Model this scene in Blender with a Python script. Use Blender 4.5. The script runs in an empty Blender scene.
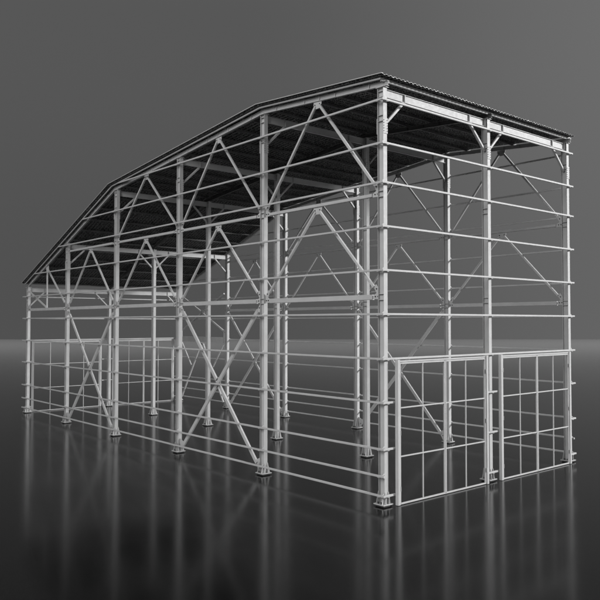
import bpy, math, random
from mathutils import Vector, Matrix
random.seed(4)
scene = bpy.context.scene
col = scene.collection
R = math.radians

# ---------------------------------------------------------------- dimensions
BAY = 6.0                    # spacing of the frames along the hall
NB = 5
WB = 5.416                   # spacing of the three column lines
XS = (0.0, WB, 2 * WB)
LEN = BAY * NB
Z_GIRT = (0.335, 0.928, 1.743, 3.150, 4.482, 5.848, 7.197, 8.546, 9.898, 11.114, 12.462)
Z_UP, Z_LOW = 9.57, 6.38     # longitudinal struts
GS = 0.066                   # girt tube
OFF = 0.2                    # girt centre line outside the column line
ROOF = ((-0.36, 13.18), (6.0, 13.68), (18.2, 12.50), (30.12, 8.06))
RX0, RX1 = -0.40, 11.13

def roof_z(y):
    for (a, za), (b, zb) in zip(ROOF, ROOF[1:]):
        if y <= b: return za + (zb - za) * (y - a) / (b - a)
    (a, za), (b, zb) = ROOF[-2:]
    return za + (zb - za) * (y - a) / (b - a)

def roof_y(z):               # falling side only
    for (a, za), (b, zb) in zip(ROOF[1:], ROOF[2:]):
        if zb <= z <= za: return a + (z - za) / (zb - za) * (b - a)
    return LEN

# ---------------------------------------------------------------- materials
def mat(name):
    m = bpy.data.materials.new(name); m.use_nodes = True
    nt = m.node_tree
    return m, nt, nt.nodes['Principled BSDF']

def noise_ramp(nt, scale, lo, hi, detail=6, p0=0.3, p1=0.7, dist=0.0, stretch=None):
    tc = nt.nodes.new('ShaderNodeTexCoord')
    no = nt.nodes.new('ShaderNodeTexNoise'); no.inputs['Scale'].default_value = scale
    no.inputs['Detail'].default_value = detail; no.inputs['Distortion'].default_value = dist
    src = tc.outputs['Object']
    if stretch:
        mp = nt.nodes.new('ShaderNodeMapping'); mp.inputs['Scale'].default_value = stretch
        nt.links.new(src, mp.inputs['Vector']); src = mp.outputs['Vector']
    nt.links.new(src, no.inputs['Vector'])
    rp = nt.nodes.new('ShaderNodeValToRGB')
    rp.color_ramp.elements[0].position = p0; rp.color_ramp.elements[1].position = p1
    rp.color_ramp.elements[0].color = (lo, lo, lo, 1); rp.color_ramp.elements[1].color = (hi, hi, hi, 1)
    nt.links.new(no.outputs['Fac'], rp.inputs['Fac'])
    return no, rp

def steel_material(name, lo, hi, rough=(0.55, 0.7), metal=0.0):
    m, nt, b = mat(name)
    _, c = noise_ramp(nt, 2.3, lo, hi, 8)
    nt.links.new(c.outputs['Color'], b.inputs['Base Color'])
    _, r = noise_ramp(nt, 9.0, rough[0], rough[1], 4)
    nt.links.new(r.outputs['Color'], b.inputs['Roughness'])
    b.inputs['Metallic'].default_value = metal
    return m

M_STEEL = steel_material('painted_steel', 0.36, 0.405)
M_BOLT = steel_material('bolt_steel', 0.012, 0.03, metal=0.0)
M_SHADED = steel_material('shaded_steel', 0.06, 0.09)  # inner roof steel, shade under the roof put into its darker colour
M_GROUT = steel_material('grout', 0.02, 0.04, (0.8, 0.9))

def sheet_material():
    m, nt, b = mat('corrugated_sheet')
    _, c = noise_ramp(nt, 21.0, 0.012, 0.40, 2, 0.46, 0.74)
    nt.links.new(c.outputs['Color'], b.inputs['Base Color'])
    b.inputs['Roughness'].default_value = 0.45
    b.inputs['Metallic'].default_value = 0.35
    return m
M_SHEET = sheet_material()

def floor_material():
    m = bpy.data.materials.new('polished_dark_floor'); m.use_nodes = True
    nt = m.node_tree; nt.nodes.clear()
    out = nt.nodes.new('ShaderNodeOutputMaterial'); mix = nt.nodes.new('ShaderNodeMixShader')
    df = nt.nodes.new('ShaderNodeBsdfDiffuse'); gl = nt.nodes.new('ShaderNodeBsdfGlossy'); fr = nt.nodes.new('ShaderNodeFresnel')
    gl.distribution = 'GGX'; fr.inputs['IOR'].default_value = 1.33
    _, c = noise_ramp(nt, 0.35, 0.0011, 0.0019, 6)
    _, sp = noise_ramp(nt, 42.0, 0.0, 0.016, 1, 0.58, 0.74)
    ad = nt.nodes.new('ShaderNodeVectorMath'); ad.operation = 'ADD'
    nt.links.new(c.outputs['Color'], ad.inputs[0]); nt.links.new(sp.outputs['Color'], ad.inputs[1])
    nt.links.new(ad.outputs['Vector'], df.inputs['Color'])
    _, r = noise_ramp(nt, 1.1, 0.136, 0.148, 8)
    nt.links.new(r.outputs['Color'], gl.inputs['Roughness'])
    gl.inputs['Color'].default_value = (.95, .95, .95, 1)
    no, _ = noise_ramp(nt, 22.0, 0, 1, 3)
    bp = nt.nodes.new('ShaderNodeBump'); bp.inputs['Strength'].default_value = 0.02
    bp.inputs['Distance'].default_value = 0.01
    nt.links.new(no.outputs['Fac'], bp.inputs['Height'])
    nt.links.new(bp.outputs['Normal'], gl.inputs['Normal'])
    nt.links.new(fr.outputs['Fac'], mix.inputs['Fac'])
    nt.links.new(df.outputs['BSDF'], mix.inputs[1]); nt.links.new(gl.outputs['BSDF'], mix.inputs[2])
    nt.links.new(mix.outputs['Shader'], out.inputs['Surface'])
    return m
M_FLOOR = floor_material()

# ---------------------------------------------------------------- mesh builder
class MB:
    def __init__(s): s.v = []; s.f = []; s.mi = []; s.cur = 0
    def quadprism(s, a, b):                       # two loops with the same point count
        n = len(a); k = len(s.v); s.v += [tuple(p) for p in a] + [tuple(p) for p in b]
        s.f.append(tuple(k + i for i in reversed(range(n)))); s.f.append(tuple(k + n + i for i in range(n)))
        for i in range(n):
            j = (i + 1) % n; s.f.append((k + i, k + j, k + n + j, k + n + i))
        s.mi += [s.cur] * (n + 2)
    def box(s, x0, x1, y0, y1, z0, z1):
        s.quadprism([(x0, y0, z0), (x1, y0, z0), (x1, y1, z0), (x0, y1, z0)],
                    [(x0, y0, z1), (x1, y0, z1), (x1, y1, z1), (x0, y1, z1)])
    def sweep(s, p, q, prof, side):
        """extrude the 2-D profile (along side, along up) from p to q"""
        p, q = Vector(p), Vector(q); d = (q - p).normalized()
        sd = Vector(side); sd = (sd - d * sd.dot(d)).normalized(); up = d.cross(sd)
        s.quadprism([p + sd * a + up * b for a, b in prof], [q + sd * a + up * b for a, b in prof])
    def tube(s, p, q, w, h, side, c=0.12):
        k = min(w, h) * c; a, b = w / 2, h / 2
        s.sweep(p, q, [(-a + k, -b), (a - k, -b), (a, -b + k), (a, b - k), (a - k, b), (-a + k, b), (-a, b - k), (-a, -b + k)], side)
    def ibeam(s, p, q, fw, dep, side, tf=0.014, tw=0.012):
        a, b, t = fw / 2, dep / 2, tw / 2
        s.sweep(p, q, [(-a, -b), (a, -b), (a, -b + tf), (t, -b + tf), (t, b - tf), (a, b - tf), (a, b), (-a, b),
                       (-a, b - tf), (-t, b - tf), (-t, -b + tf), (-a, -b + tf)], side)
    def poly(s, pts, n, t):                       # flat plate of thickness t along n
        n = Vector(n).normalized() * t / 2
        s.quadprism([Vector(p) - n for p in pts], [Vector(p) + n for p in pts])
    def cyl(s, c, ax, r, h, n=8):
        c, ax = Vector(c), Vector(ax).normalized(); o = ax.orthogonal().normalized(); w = ax.cross(o)
        ring = [o * r * math.cos(2 * math.pi * i / n) + w * r * math.sin(2 * math.pi * i / n) for i in range(n)]
        s.quadprism([c - ax * h / 2 + p for p in ring], [c + ax * h / 2 + p for p in ring])
    def build(s, name, parent, m=None, label=None):
        me = bpy.data.meshes.new(name); me.from_pydata(s.v, [], s.f)
        ms = m if isinstance(m, (list, tuple)) else [m or M_STEEL]
        for x in ms: me.materials.append(x)
        for p, i in zip(me.polygons, s.mi): p.material_index = i
        import bmesh
        bm = bmesh.new(); bm.from_mesh(me); bmesh.ops.recalc_face_normals(bm, faces=bm.faces); bm.to_mesh(me); bm.free()
        o = bpy.data.objects.new(name, me); col.objects.link(o); o.parent = parent
        if label: o['label'] = label
        return o

# ---------------------------------------------------------------- setting
CAM = Vector((-16.4051, -15.3037, 5.592)); YAW = 0.70622; PITCH = 0.031124
fwd = Vector((math.sin(YAW), math.cos(YAW), 0)); rgt = Vector((math.cos(YAW), -math.sin(YAW), 0))
def ground():
    base = Vector((CAM.x, CAM.y, 0)); m = MB()
    near, far, half = -160, 241, 320
    pts = [base + fwd * near - rgt * half, base + fwd * near + rgt * half, base + fwd * far + rgt * half, base + fwd * far - rgt * half]
    me = bpy.data.meshes.new('ground'); me.from_pydata([tuple(p) for p in pts], [], [(0, 1, 2, 3)])
    me.materials.append(M_FLOOR)
    o = bpy.data.objects.new('ground', me); col.objects.link(o)
    o['kind'] = 'structure'
ground()

# ---------------------------------------------------------------- the hall
hall = bpy.data.objects.new('steel_frame_hall', None); col.objects.link(hall)
hall['label'] = 'tall open steel frame hall with corrugated roof on a glossy dark floor'
hall['category'] = 'building'

def col_top(y): return roof_z(y) - 0.335

FW, FD = 0.165, 0.25         # column flange width (X) and depth (Y)

def make_column(i, j):
    x, y = XS[i], j * BAY; top = col_top(y); m = MB()
    m.ibeam((x, y, 0.08), (x, y, top), FW, FD, (1, 0, 0), 0.016, 0.012)
    m.box(x - 0.125, x + 0.125, y - 0.16, y + 0.16, top, top + 0.02)            # cap plate
    m.box(x - 0.05, x + 0.05, y - 0.07, y + 0.07, top + 0.02, roof_z(y) - 0.29)  # seat under the rafter
    for zz in (Z_UP, Z_LOW, top - 0.95, top - 0.2):                             # web stiffeners
        if zz < top - 0.1:
            for dz in (-0.09, 0.09):
                m.box(x - FW / 2 + .004, x + FW / 2 - .004, y - FD / 2 + .017, y + FD / 2 - .017, zz + dz - .006, zz + dz + .006)
    o_side = {0: -1, 2: 1}.get(i)
    for z in Z_GIRT:                                                            # girt cleats
        if z > top - 0.1: continue
        if o_side:
            xa, xb = x + o_side * FW / 2, x + o_side * (OFF + GS / 2 - 0.004)
            m.box(min(xa, xb), max(xa, xb), y - 0.045, y + 0.045, z - GS / 2 - 0.012, z - GS / 2)
            m.poly([(x + o_side * FW / 2, y - .125, z + GS / 2), (x + o_side * (OFF - .02), y - .125, z + GS / 2), (x + o_side * FW / 2, y - .125, z + GS / 2 + .07)], (0, 1, 0), .01)
        if j in (0, NB) and z != Z_GIRT[1]:
            s = -1 if j == 0 else 1
            ya, yb = y + s * FD / 2, y + s * (OFF + GS / 2 - 0.004)
            m.box(x - 0.045, x + 0.045, min(ya, yb), max(ya, yb), z - GS / 2 - 0.014, z - GS / 2 - 0.001)
    o = m.build('column', hall)
    b = MB()                                                                    # base plate and its gussets
    h, z0, z1 = 0.215, 0.05, 0.08
    b.box(x - h, x + h, y - h, y + h, z0, z1)
    for s in (-1, 1):
        for t in (-1, 1):
            b.poly([(x + t * .075, y + s * FD / 2, z1), (x + t * .075, y + s * (h - .01), z1), (x + t * .075, y + s * (h - .025), z1 + .05),
                    (x + t * .075, y + s * (FD / 2 + .02), z1 + .36), (x + t * .075, y + s * FD / 2, z1 + .36)], (1, 0, 0), .014)
            b.poly([(x + s * FW / 2, y + t * .117, z1), (x + s * (h - .01), y + t * .117, z1), (x + s * (h - .025), y + t * .117, z1 + .05),
                    (x + s * (FW / 2 + .02), y + t * .117, z1 + .36), (x + s * FW / 2, y + t * .117, z1 + .36)], (0, 1, 0), .014)
    b.cur = 1
    for s in (-1, 1):
        for t in (-1, 1): b.cyl((x + s * .16, y + t * .06, z1 + .03), (0, 0, 1), .022, .06)
    b.cur = 2; b.box(x - .17, x + .17, y - .17, y + .17, 0.001, z0)
    b.build('base_plate', o, [M_STEEL, M_BOLT, M_GROUT])
    if top > 9:                                                                 # bolted splice below the beam
        zc = top - 1.2
        for s in (-1, 1):
            b = MB()
            b.box(x - .1, x + .1, y + s * (FD / 2 + .008) - .0075, y + s * (FD / 2 + .008) + .0075, zc - .24, zc + .24)
            b.cur = 1
            for t in (-1, 1):
                for k in range(5):
                    b.cyl((x + t * .075, y + s * (FD / 2 + .022), zc - .17 + k * .085), (0, 1, 0), .012, .02, 6)
            b.build('splice_plate', o, [M_STEEL, M_BOLT])
for j in range(NB + 1):
    for i in range(3): make_column(i, j)

# ---- girts
def girt(p, q, side):
    m = MB(); m.tube(p, q, GS, GS, side, 0.14); m.build('girt', hall)
Y0, Y1 = -OFF - GS / 2, LEN + 0.40
for s, x in ((-1, -OFF), (1, XS[2] + OFF)):
    for z in Z_GIRT:
        end = Y1 if z < 7.9 else roof_y(z + 0.10) - 0.05
        girt((x, Y0 if s < 0 else -OFF + GS / 2, z), (x, end, z), (1, 0, 0))
XA, XB = -OFF + GS / 2, XS[2] + OFF + GS / 2
for z in Z_GIRT[4:]: girt((XA, -OFF, z), (XB, -OFF, z), (0, 1, 0))
for z in Z_GIRT[4:7]: girt((XA, LEN + OFF, z), (XS[2] + OFF - GS / 2, LEN + OFF, z), (0, 1, 0))

# ---- gates
GP = 0.12
GATES = ((0.355, 4.935), (5.805, 10.475))
def gate(x0, x1, yc, sgn):
    zt = Z_GIRT[4] - GS / 2 - 0.004
    m = MB()
    for x in (x0, x1): m.tube((x, yc, 0.012), (x, yc, zt), GP, GP, (1, 0, 0), 0.1)
    m.tube((x0 + GP / 2, yc, zt - .05), (x1 - GP / 2, yc, zt - .05), .05, .05, (0, 1, 0))
    g = m.build('gate', hall)
    a, b = x0 + GP / 2 + .012, x1 - GP / 2 - .012; mid = (a + b) / 2
    for u, v in ((a, mid - .008), (mid + .008, b)):
        l = MB(); t = .05; zb, zz = .014, zt - .085
        for x in (u + t / 2, v - t / 2): l.tube((x, yc, zb), (x, yc, zz), t, t, (1, 0, 0))
        for z in (zb + t / 2, zz - t / 2): l.tube((u + t, yc, z), (v - t, yc, z), t, t, (0, 1, 0))
        leaf = l.build('gate_leaf', g)
        k = MB(); xm = (u + v) / 2
        k.tube((xm, yc, zb + t), (xm, yc, zz - t), .038, .038, (1, 0, 0)); k.build('mullion', leaf)
        for z in (1.475, 2.965):
            k = MB(); k.tube((u + t, yc - .004 * sgn, z), (v - t, yc - .004 * sgn, z), .042, .042, (0, 1, 0)); k.build('rail', leaf)
        k = MB(); hx = u + .02 if u == a else v - .02
        for z in (.5, 2.2, 3.9): k.cyl((a - .006 if u == a else b + .006, yc + sgn * .055, z), (0, 0, 1), .018, .14)
        k.build('hinge', leaf)
    return g
for yc, sg in ((-0.275, -1), (LEN + 0.275, 1)):
    for x0, x1 in GATES: gate(x0, x1, yc, sg)
    ys = -OFF if sg < 0 else LEN + OFF
    for z in (Z_GIRT[0], Z_GIRT[2], Z_GIRT[3]):
        xe = XB if sg < 0 else XS[2] + OFF - GS / 2
        for xa, xb in ((XA, GATES[0][0] - GP / 2), (GATES[0][1] + GP / 2, GATES[1][0] - GP / 2), (GATES[1][1] + GP / 2, xe)):
            girt((xa, ys, z), (xb, ys, z), (0, 1, 0))

# ---- rafters along the three column lines, beams across each frame
for x in XS:
    for (ya, yb) in ((ROOF[0][0] + .1, 6.0), (6.0, 18.2), (18.2, 30.05)):
        m = MB(); za, zb = roof_z(ya) - 0.215, roof_z(yb) - 0.215
        m.ibeam((x, ya, za), (x, yb, zb), 0.10, 0.15, (1, 0, 0), 0.012, 0.01)
        n = max(1, round((yb - ya) / 1.5)); 
        for k in range(1, n * 2):
            y = ya + (yb - ya) * k / (n * 2)
            if k % 2 == 0 and abs((y % 6) - 3) > .4: continue
            z = za + (zb - za) * k / (n * 2)
            for s in (-1, 1): m.box(min(x + s * .006, x + s * .056), max(x + s * .006, x + s * .056), y - .012, y + .012, z - .06, z + .06)
        m.build('rafter', hall, M_SHADED if x == XS[1] else M_STEEL)  # middle line takes the tone with roof shade painted in
for j in range(NB + 1):
    y = j * BAY; top = col_top(y)
    for a, b in ((0, 1), (1, 2)):
        m = MB(); zc = top - .14; xa, xb = XS[a] + FW / 2 + .03, XS[b] - FW / 2 - .03
        m.ibeam((xa, y, zc), (xb, y, zc), 0.09, 0.26, (0, 1, 0), 0.014, 0.012)
        for xs in (xa + .9, xb - .9):
            for s in (-1, 1): m.box(xs - .012, xs + .012, min(y + s * .007, y + s * .062), max(y + s * .007, y + s * .052), zc - .115, zc + .115)
        for xe, s in ((xa, -1), (xb, 1)):
            m.box(min(xe, xe + s * .024), max(xe, xe + s * .024), y - .085, y + .085, zc - .15, zc + .135)
        m.build('cross_beam', hall)
        for xc, s in ((XS[a], 1), (XS[b], -1)):
            k = MB(); k.tube((xc + s * .96, y, zc - .16), (xc + s * .10, y, top - 1.12), .085, .085, (0, 1, 0))
            k.box(xc + s * .96 - .1, xc + s * .96 + .1, y - .035, y + .035, zc - .146, zc - .1305)
            k.build('knee_brace', hall)

# ---- purlins, rim and the sheet
nodes_y = [-0.10]
for y in [0.0 + k * 1.2 for k in range(1, 25)]: nodes_y.append(y)
nodes_y.append(29.95)
for n, y in enumerate(nodes_y):
    m = MB(); z = roof_z(y); h = .10 if n == 0 else .075
    x0, x1 = (-.155, XS[2] + .205) 
    m.box(x0, x1, y - .035, y + .035, z - .062 - h, z - .062)
    m.build('purlin', hall, M_STEEL if n == 0 else M_SHADED)  # inner purlins coloured dark for shade, front one plain steel
for x in (-0.19, XS[2] + 0.24):
    for (ya, yb) in ((-.135, 6.0), (6.0, 18.2), (18.2, 30.08)):
        m = MB(); m.tube((x, ya, roof_z(ya) - .095), (x, yb, roof_z(yb) - .095), .062, .06, (1, 0, 0)); m.build('rim_tube', hall)

for (ya, yb) in ((ROOF[0][0], 6.0), (6.0, 18.2), (18.2, 30.12)):
    m = MB(); za, zb = roof_z(ya), roof_z(yb); xa = RX0 - .012
    m.quadprism([(xa, ya, za - .012), (xa + .010, ya, za - .012), (xa + .010, ya, za + .010), (xa, ya, za + .010)],
                [(xa, yb, zb - .012), (xa + .010, yb, zb - .012), (xa + .010, yb, zb + .010), (xa, yb, zb + .010)])
    m.build('verge_trim', hall)
def sheet():
    prof = []; pitch = .19; x = RX0; hgt = .032
    while x < RX1 - pitch + 1e-6:
        prof += [(x, 0), (x + pitch * .36, 0), (x + pitch * .5, -hgt), (x + pitch * .86, -hgt)]; x += pitch
    prof.append((x, 0))
    ys = [ROOF[0][0]] + [b for (a, _), (b, _) in zip(ROOF, ROOF[1:])]
    V, F = [], []; n = len(prof); t = .010
    for lay in (0, -t):
        for y in ys:
            for px, pz in prof: V.append((px, y, roof_z(y) + pz + lay))
    L = n * len(ys)
    for r in range(len(ys) - 1):
        for i in range(n - 1):
            a = r * n + i
            F.append((a, a + 1, a + n + 1, a + n)); F.append((L + a, L + a + n, L + a + n + 1, L + a + 1))
    for r in (0, len(ys) - 1):
        for i in range(n - 1): a = r * n + i; F.append((a, a + 1, L + a + 1, L + a))
    for i in (0, n - 1):
        for r in range(len(ys) - 1): a = r * n + i; F.append((a, a + n, L + a + n, L + a))
    m = MB(); m.v = V; m.f = F; m.mi = [0] * len(F)
    m.build('roof_sheet', hall, M_SHEET)
sheet()

# ---- longitudinal struts and braces on the two long sides
def bar(name, x, p, q, w, h=None):
    m = MB(); m.tube((x, p[0], p[1]), (x, q[0], q[1]), h or w, w, (1, 0, 0)); m.build(name, hall)
def gusset(x, pts, bolts):
    m = MB(); m.poly([(x, a, b) for a, b in pts], (1, 0, 0), .014); m.cur = 1
    for a, b in bolts:
        for s in (-1, 1): m.cyl((x + s * .018, a, b), (1, 0, 0), .022, .026, 6)
    m.build('gusset_plate', hall, [M_STEEL, M_BOLT])
def fork(x, yc, z, s, kind):
    """plates at a column face where a strut and the braces meet"""
    y0 = yc + s * .127
    pts = [(y0, z - .07), (y0 + s * .28, z - .05), (y0 + s * .28, z + .05)]
    b = [(y0 + s * .17, z + .02), (y0 + s * .06, z + .02)]
    if kind in ('both', 'up'):
        pts += [(y0 + s * .13, z + .13), (y0 + s * .26, z + .34), (y0 + s * .15, z + .40), (y0, z + .2)]; b += [(y0 + s * .12, z + .26)]
    else: pts += [(y0, z + .07)]
    gusset(x, pts, b)
    if kind == 'both':
        gusset(x, [(y0, z - .12), (y0 + s * .12, z - .12), (y0 + s * .30, z - .36), (y0 + s * .2, z - .43), (y0, z - .34)], [(y0 + s * .12, z - .24)])
def apex(x, y, z):
    gusset(x, [(y - .2, z), (y + .2, z), (y + .2, z - .1), (y + .08, z - .24), (y - .08, z - .24), (y - .2, z - .1)],
           [(y - .12, z - .1), (y + .12, z - .1)])
def chevron(x, ya, yb, zt, zb):
    mid = (ya + yb) / 2
    bar('brace', x, (mid - .1, zt - .14), (ya + .36, zb), .085)
    bar('brace', x, (mid + .1, zt - .14), (yb - .36, zb), .085)
for side, x in (('A', XS[0]), ('C', XS[2])):
    for k in range(NB):
        ya, yb = k * BAY, (k + 1) * BAY; mid = (ya + yb) / 2
        if k < 4:
            bar('strut', x, (ya + .4, Z_UP), (yb - .4, Z_UP), .11)
            for yc, s in ((ya, 1), (yb, -1)): fork(x, yc, Z_UP, s, 'up' if k < 3 else 'flat')
            apex(x, mid, Z_UP - .056); chevron(x, ya, yb, Z_UP - .06, 6.69)
        if k < 3:
            zr = roof_z(mid) - .295
            apex(x, mid, zr); chevron(x, ya, yb, zr, 9.95)
        if k < 4 or side == 'A':
            bar('strut', x, (ya + .4, Z_LOW), (yb - .4, Z_LOW), .165, .10)
            for yc, s in ((ya, 1), (yb, -1)):
                fork(x, yc, Z_LOW, s, 'both' if k in (1, 3) else ('up' if k < 4 or s < 0 else 'flat'))
        if k in (1, 3):
            zt, zb = 6.03, .36; zm = (zt + zb) / 2
            bar('brace', x + .0, (ya + .36, zt), (yb - .40, zb), .16, .08)
            dy = (yb - ya) / 2 - .38; ln = math.hypot(dy, zm - zb); u, w = dy / ln * .13, (zm - zb) / ln * .13
            bar('brace', x, (yb - .36, zt), (mid + u, zm + w), .14, .08)
            bar('brace', x, (mid - u, zm - w), (ya + .40, zb), .14, .08)
            gusset(x + .047, [(mid - .13, zm - .2), (mid + .13, zm - .2), (mid + .13, zm + .2), (mid - .13, zm + .2)], [(mid - .07, zm - .12), (mid + .07, zm + .12)])
            for yc, s in ((ya, 1), (yb, -1)):
                gusset(x, [(yc + s * .128, .10), (yc + s * .30, .10), (yc + s * .46, .34), (yc + s * .4, .5), (yc + s * .128, .62)], [(yc + s * .3, .3)])
    ya, yb = 24.0, 30.0
    zr = roof_z(27) - .29
    if side == 'A':
        bar('brace', x, (27, zr - .05), (27, Z_LOW + .09), .08)
        bar('brace', x, (26.9, zr - .2), (24.38, 6.72), .085)
        bar('brace', x, (29.86, col_top(30) - .25), (27.15, Z_LOW + .14), .085)
        gusset(x, [(26.8, zr + .03), (27.2, zr - .1), (27.1, zr - .34), (26.75, zr - .3)], [])
    else:                                                     # braced panel with a deep header on the far side
        zh = 4.44; dep = .34
        m = MB(); m.box(x - .05, x + .05, 24.36, 29.64, zh - dep / 2, zh + dep / 2); m.build('header_beam', hall)
        for yc, s in ((24, 1), (30, -1)):
            gusset(x, [(yc + s * .128, zh - .3), (yc + s * .42, zh - .3), (yc + s * .42, zh + .65), (yc + s * .128, zh + .75)], [(yc + s * .2, zh + .1), (yc + s * .2, zh - .12), (yc + s * .25, zh + .5)])
        bar('brace', x, (24.36, 7.5), (26.92, 6.32), .10); bar('brace', x, (27.08, 6.24), (29.64, 5.02), .10)
        bar('brace', x, (24.36, 5.02), (26.92, 6.22), .10); bar('brace', x, (27.08, 6.32), (29.64, 7.45), .10)
        gusset(x + .056, [(26.8, 6.1), (27.2, 6.1), (27.2, 6.46), (26.8, 6.46)], [(26.9, 6.2), (27.1, 6.36)])
        bar('brace', x, (26.93, 4.22), (24.4, .34), .10); bar('brace', x, (27.07, 4.22), (29.6, .34), .10)
        bar('brace', x, (24.38, 4.18), (25.62, 2.62), .08); bar('brace', x, (29.62, 4.18), (28.38, 2.62), .08)
        gusset(x + .056, [(26.82, 4.0), (27.18, 4.0), (27.25, 4.24), (26.75, 4.24)], [(26.92, 4.1), (27.08, 4.1)])

# ---------------------------------------------------------------- light, world, camera
w = bpy.data.worlds.new('World'); scene.world = w; w.use_nodes = True
nt = w.node_tree; bg = nt.nodes['Background']
tc = nt.nodes.new('ShaderNodeTexCoord')
sep = nt.nodes.new('ShaderNodeSeparateXYZ'); nt.links.new(tc.outputs['Generated'], sep.inputs[0])
rp = nt.nodes.new('ShaderNodeValToRGB'); nt.links.new(sep.outputs['Z'], rp.inputs['Fac'])
cr = rp.color_ramp; cr.interpolation = 'EASE'
def el(pos, v):
    e = cr.elements.new(pos); e.color = (v, v, v, 1)
cr.elements[0].position = 0.0; cr.elements[0].color = (.085, .085, .085, 1)
cr.elements[1].position = 1.0; cr.elements[1].color = (.15, .15, .15, 1)
el(.38, .100); el(.6, .13)
dt = nt.nodes.new('ShaderNodeVectorMath'); dt.operation = 'DOT_PRODUCT'
nt.links.new(tc.outputs['Generated'], dt.inputs[0]); dt.inputs[1].default_value = tuple(rgt)
mr = nt.nodes.new('ShaderNodeMapRange'); nt.links.new(dt.outputs['Value'], mr.inputs['Value'])
mr.inputs['From Min'].default_value = -.1; mr.inputs['From Max'].default_value = .5
mr.inputs['To Min'].default_value = .95; mr.inputs['To Max'].default_value = 1.55
mr.interpolation_type = 'SMOOTHSTEP'
mx = nt.nodes.new('ShaderNodeVectorMath'); mx.operation = 'SCALE'
nt.links.new(rp.outputs['Color'], mx.inputs[0]); nt.links.new(mr.outputs['Result'], mx.inputs['Scale'])
nt.links.new(mx.outputs['Vector'], bg.inputs['Color']); bg.inputs['Strength'].default_value = 1.0

def softbox(name, direction, dist, size, power, target=(5, 12, 5)):
    l = bpy.data.lights.new(name, 'AREA'); l.shape = 'SQUARE'; l.size = size; l.energy = power
    o = bpy.data.objects.new(name, l); col.objects.link(o)
    d = Vector(direction).normalized(); o.location = Vector(target) + d * dist
    o.rotation_euler = d.to_track_quat('Z', 'Y').to_euler()
softbox('key_softbox', (1, -1, .52), 105, 18, 172000, (3, 4, 5))
softbox('fill_softbox', (-1, -.34, .50), 56, 30, 25000, (1, 9, 5))

bl = bpy.data.lights.new('far_floor_fill', 'AREA'); bl.shape = 'RECTANGLE'; bl.size = 320; bl.size_y = 130  # added area lamp, out of view, brightens the far floor
bl.energy = 1050000; bl.spread = R(110)
bo = bpy.data.objects.new('far_floor_fill', bl); col.objects.link(bo)
bo.location = Vector((CAM.x, CAM.y, 100)) + fwd * 205; bo.rotation_euler = (0, 0, -YAW)

cd = bpy.data.cameras.new('Camera'); cd.sensor_width = 36; cd.lens = 724.0 / 600 * 36; cd.clip_end = 2000
co = bpy.data.objects.new('Camera', cd); col.objects.link(co); co.location = CAM
co.rotation_euler = (math.pi / 2 + PITCH, 0, -YAW); scene.camera = co
vs = scene.view_settings; vs.view_transform = 'Standard'; vs.look = 'None'; vs.exposure = 0; vs.gamma = 1
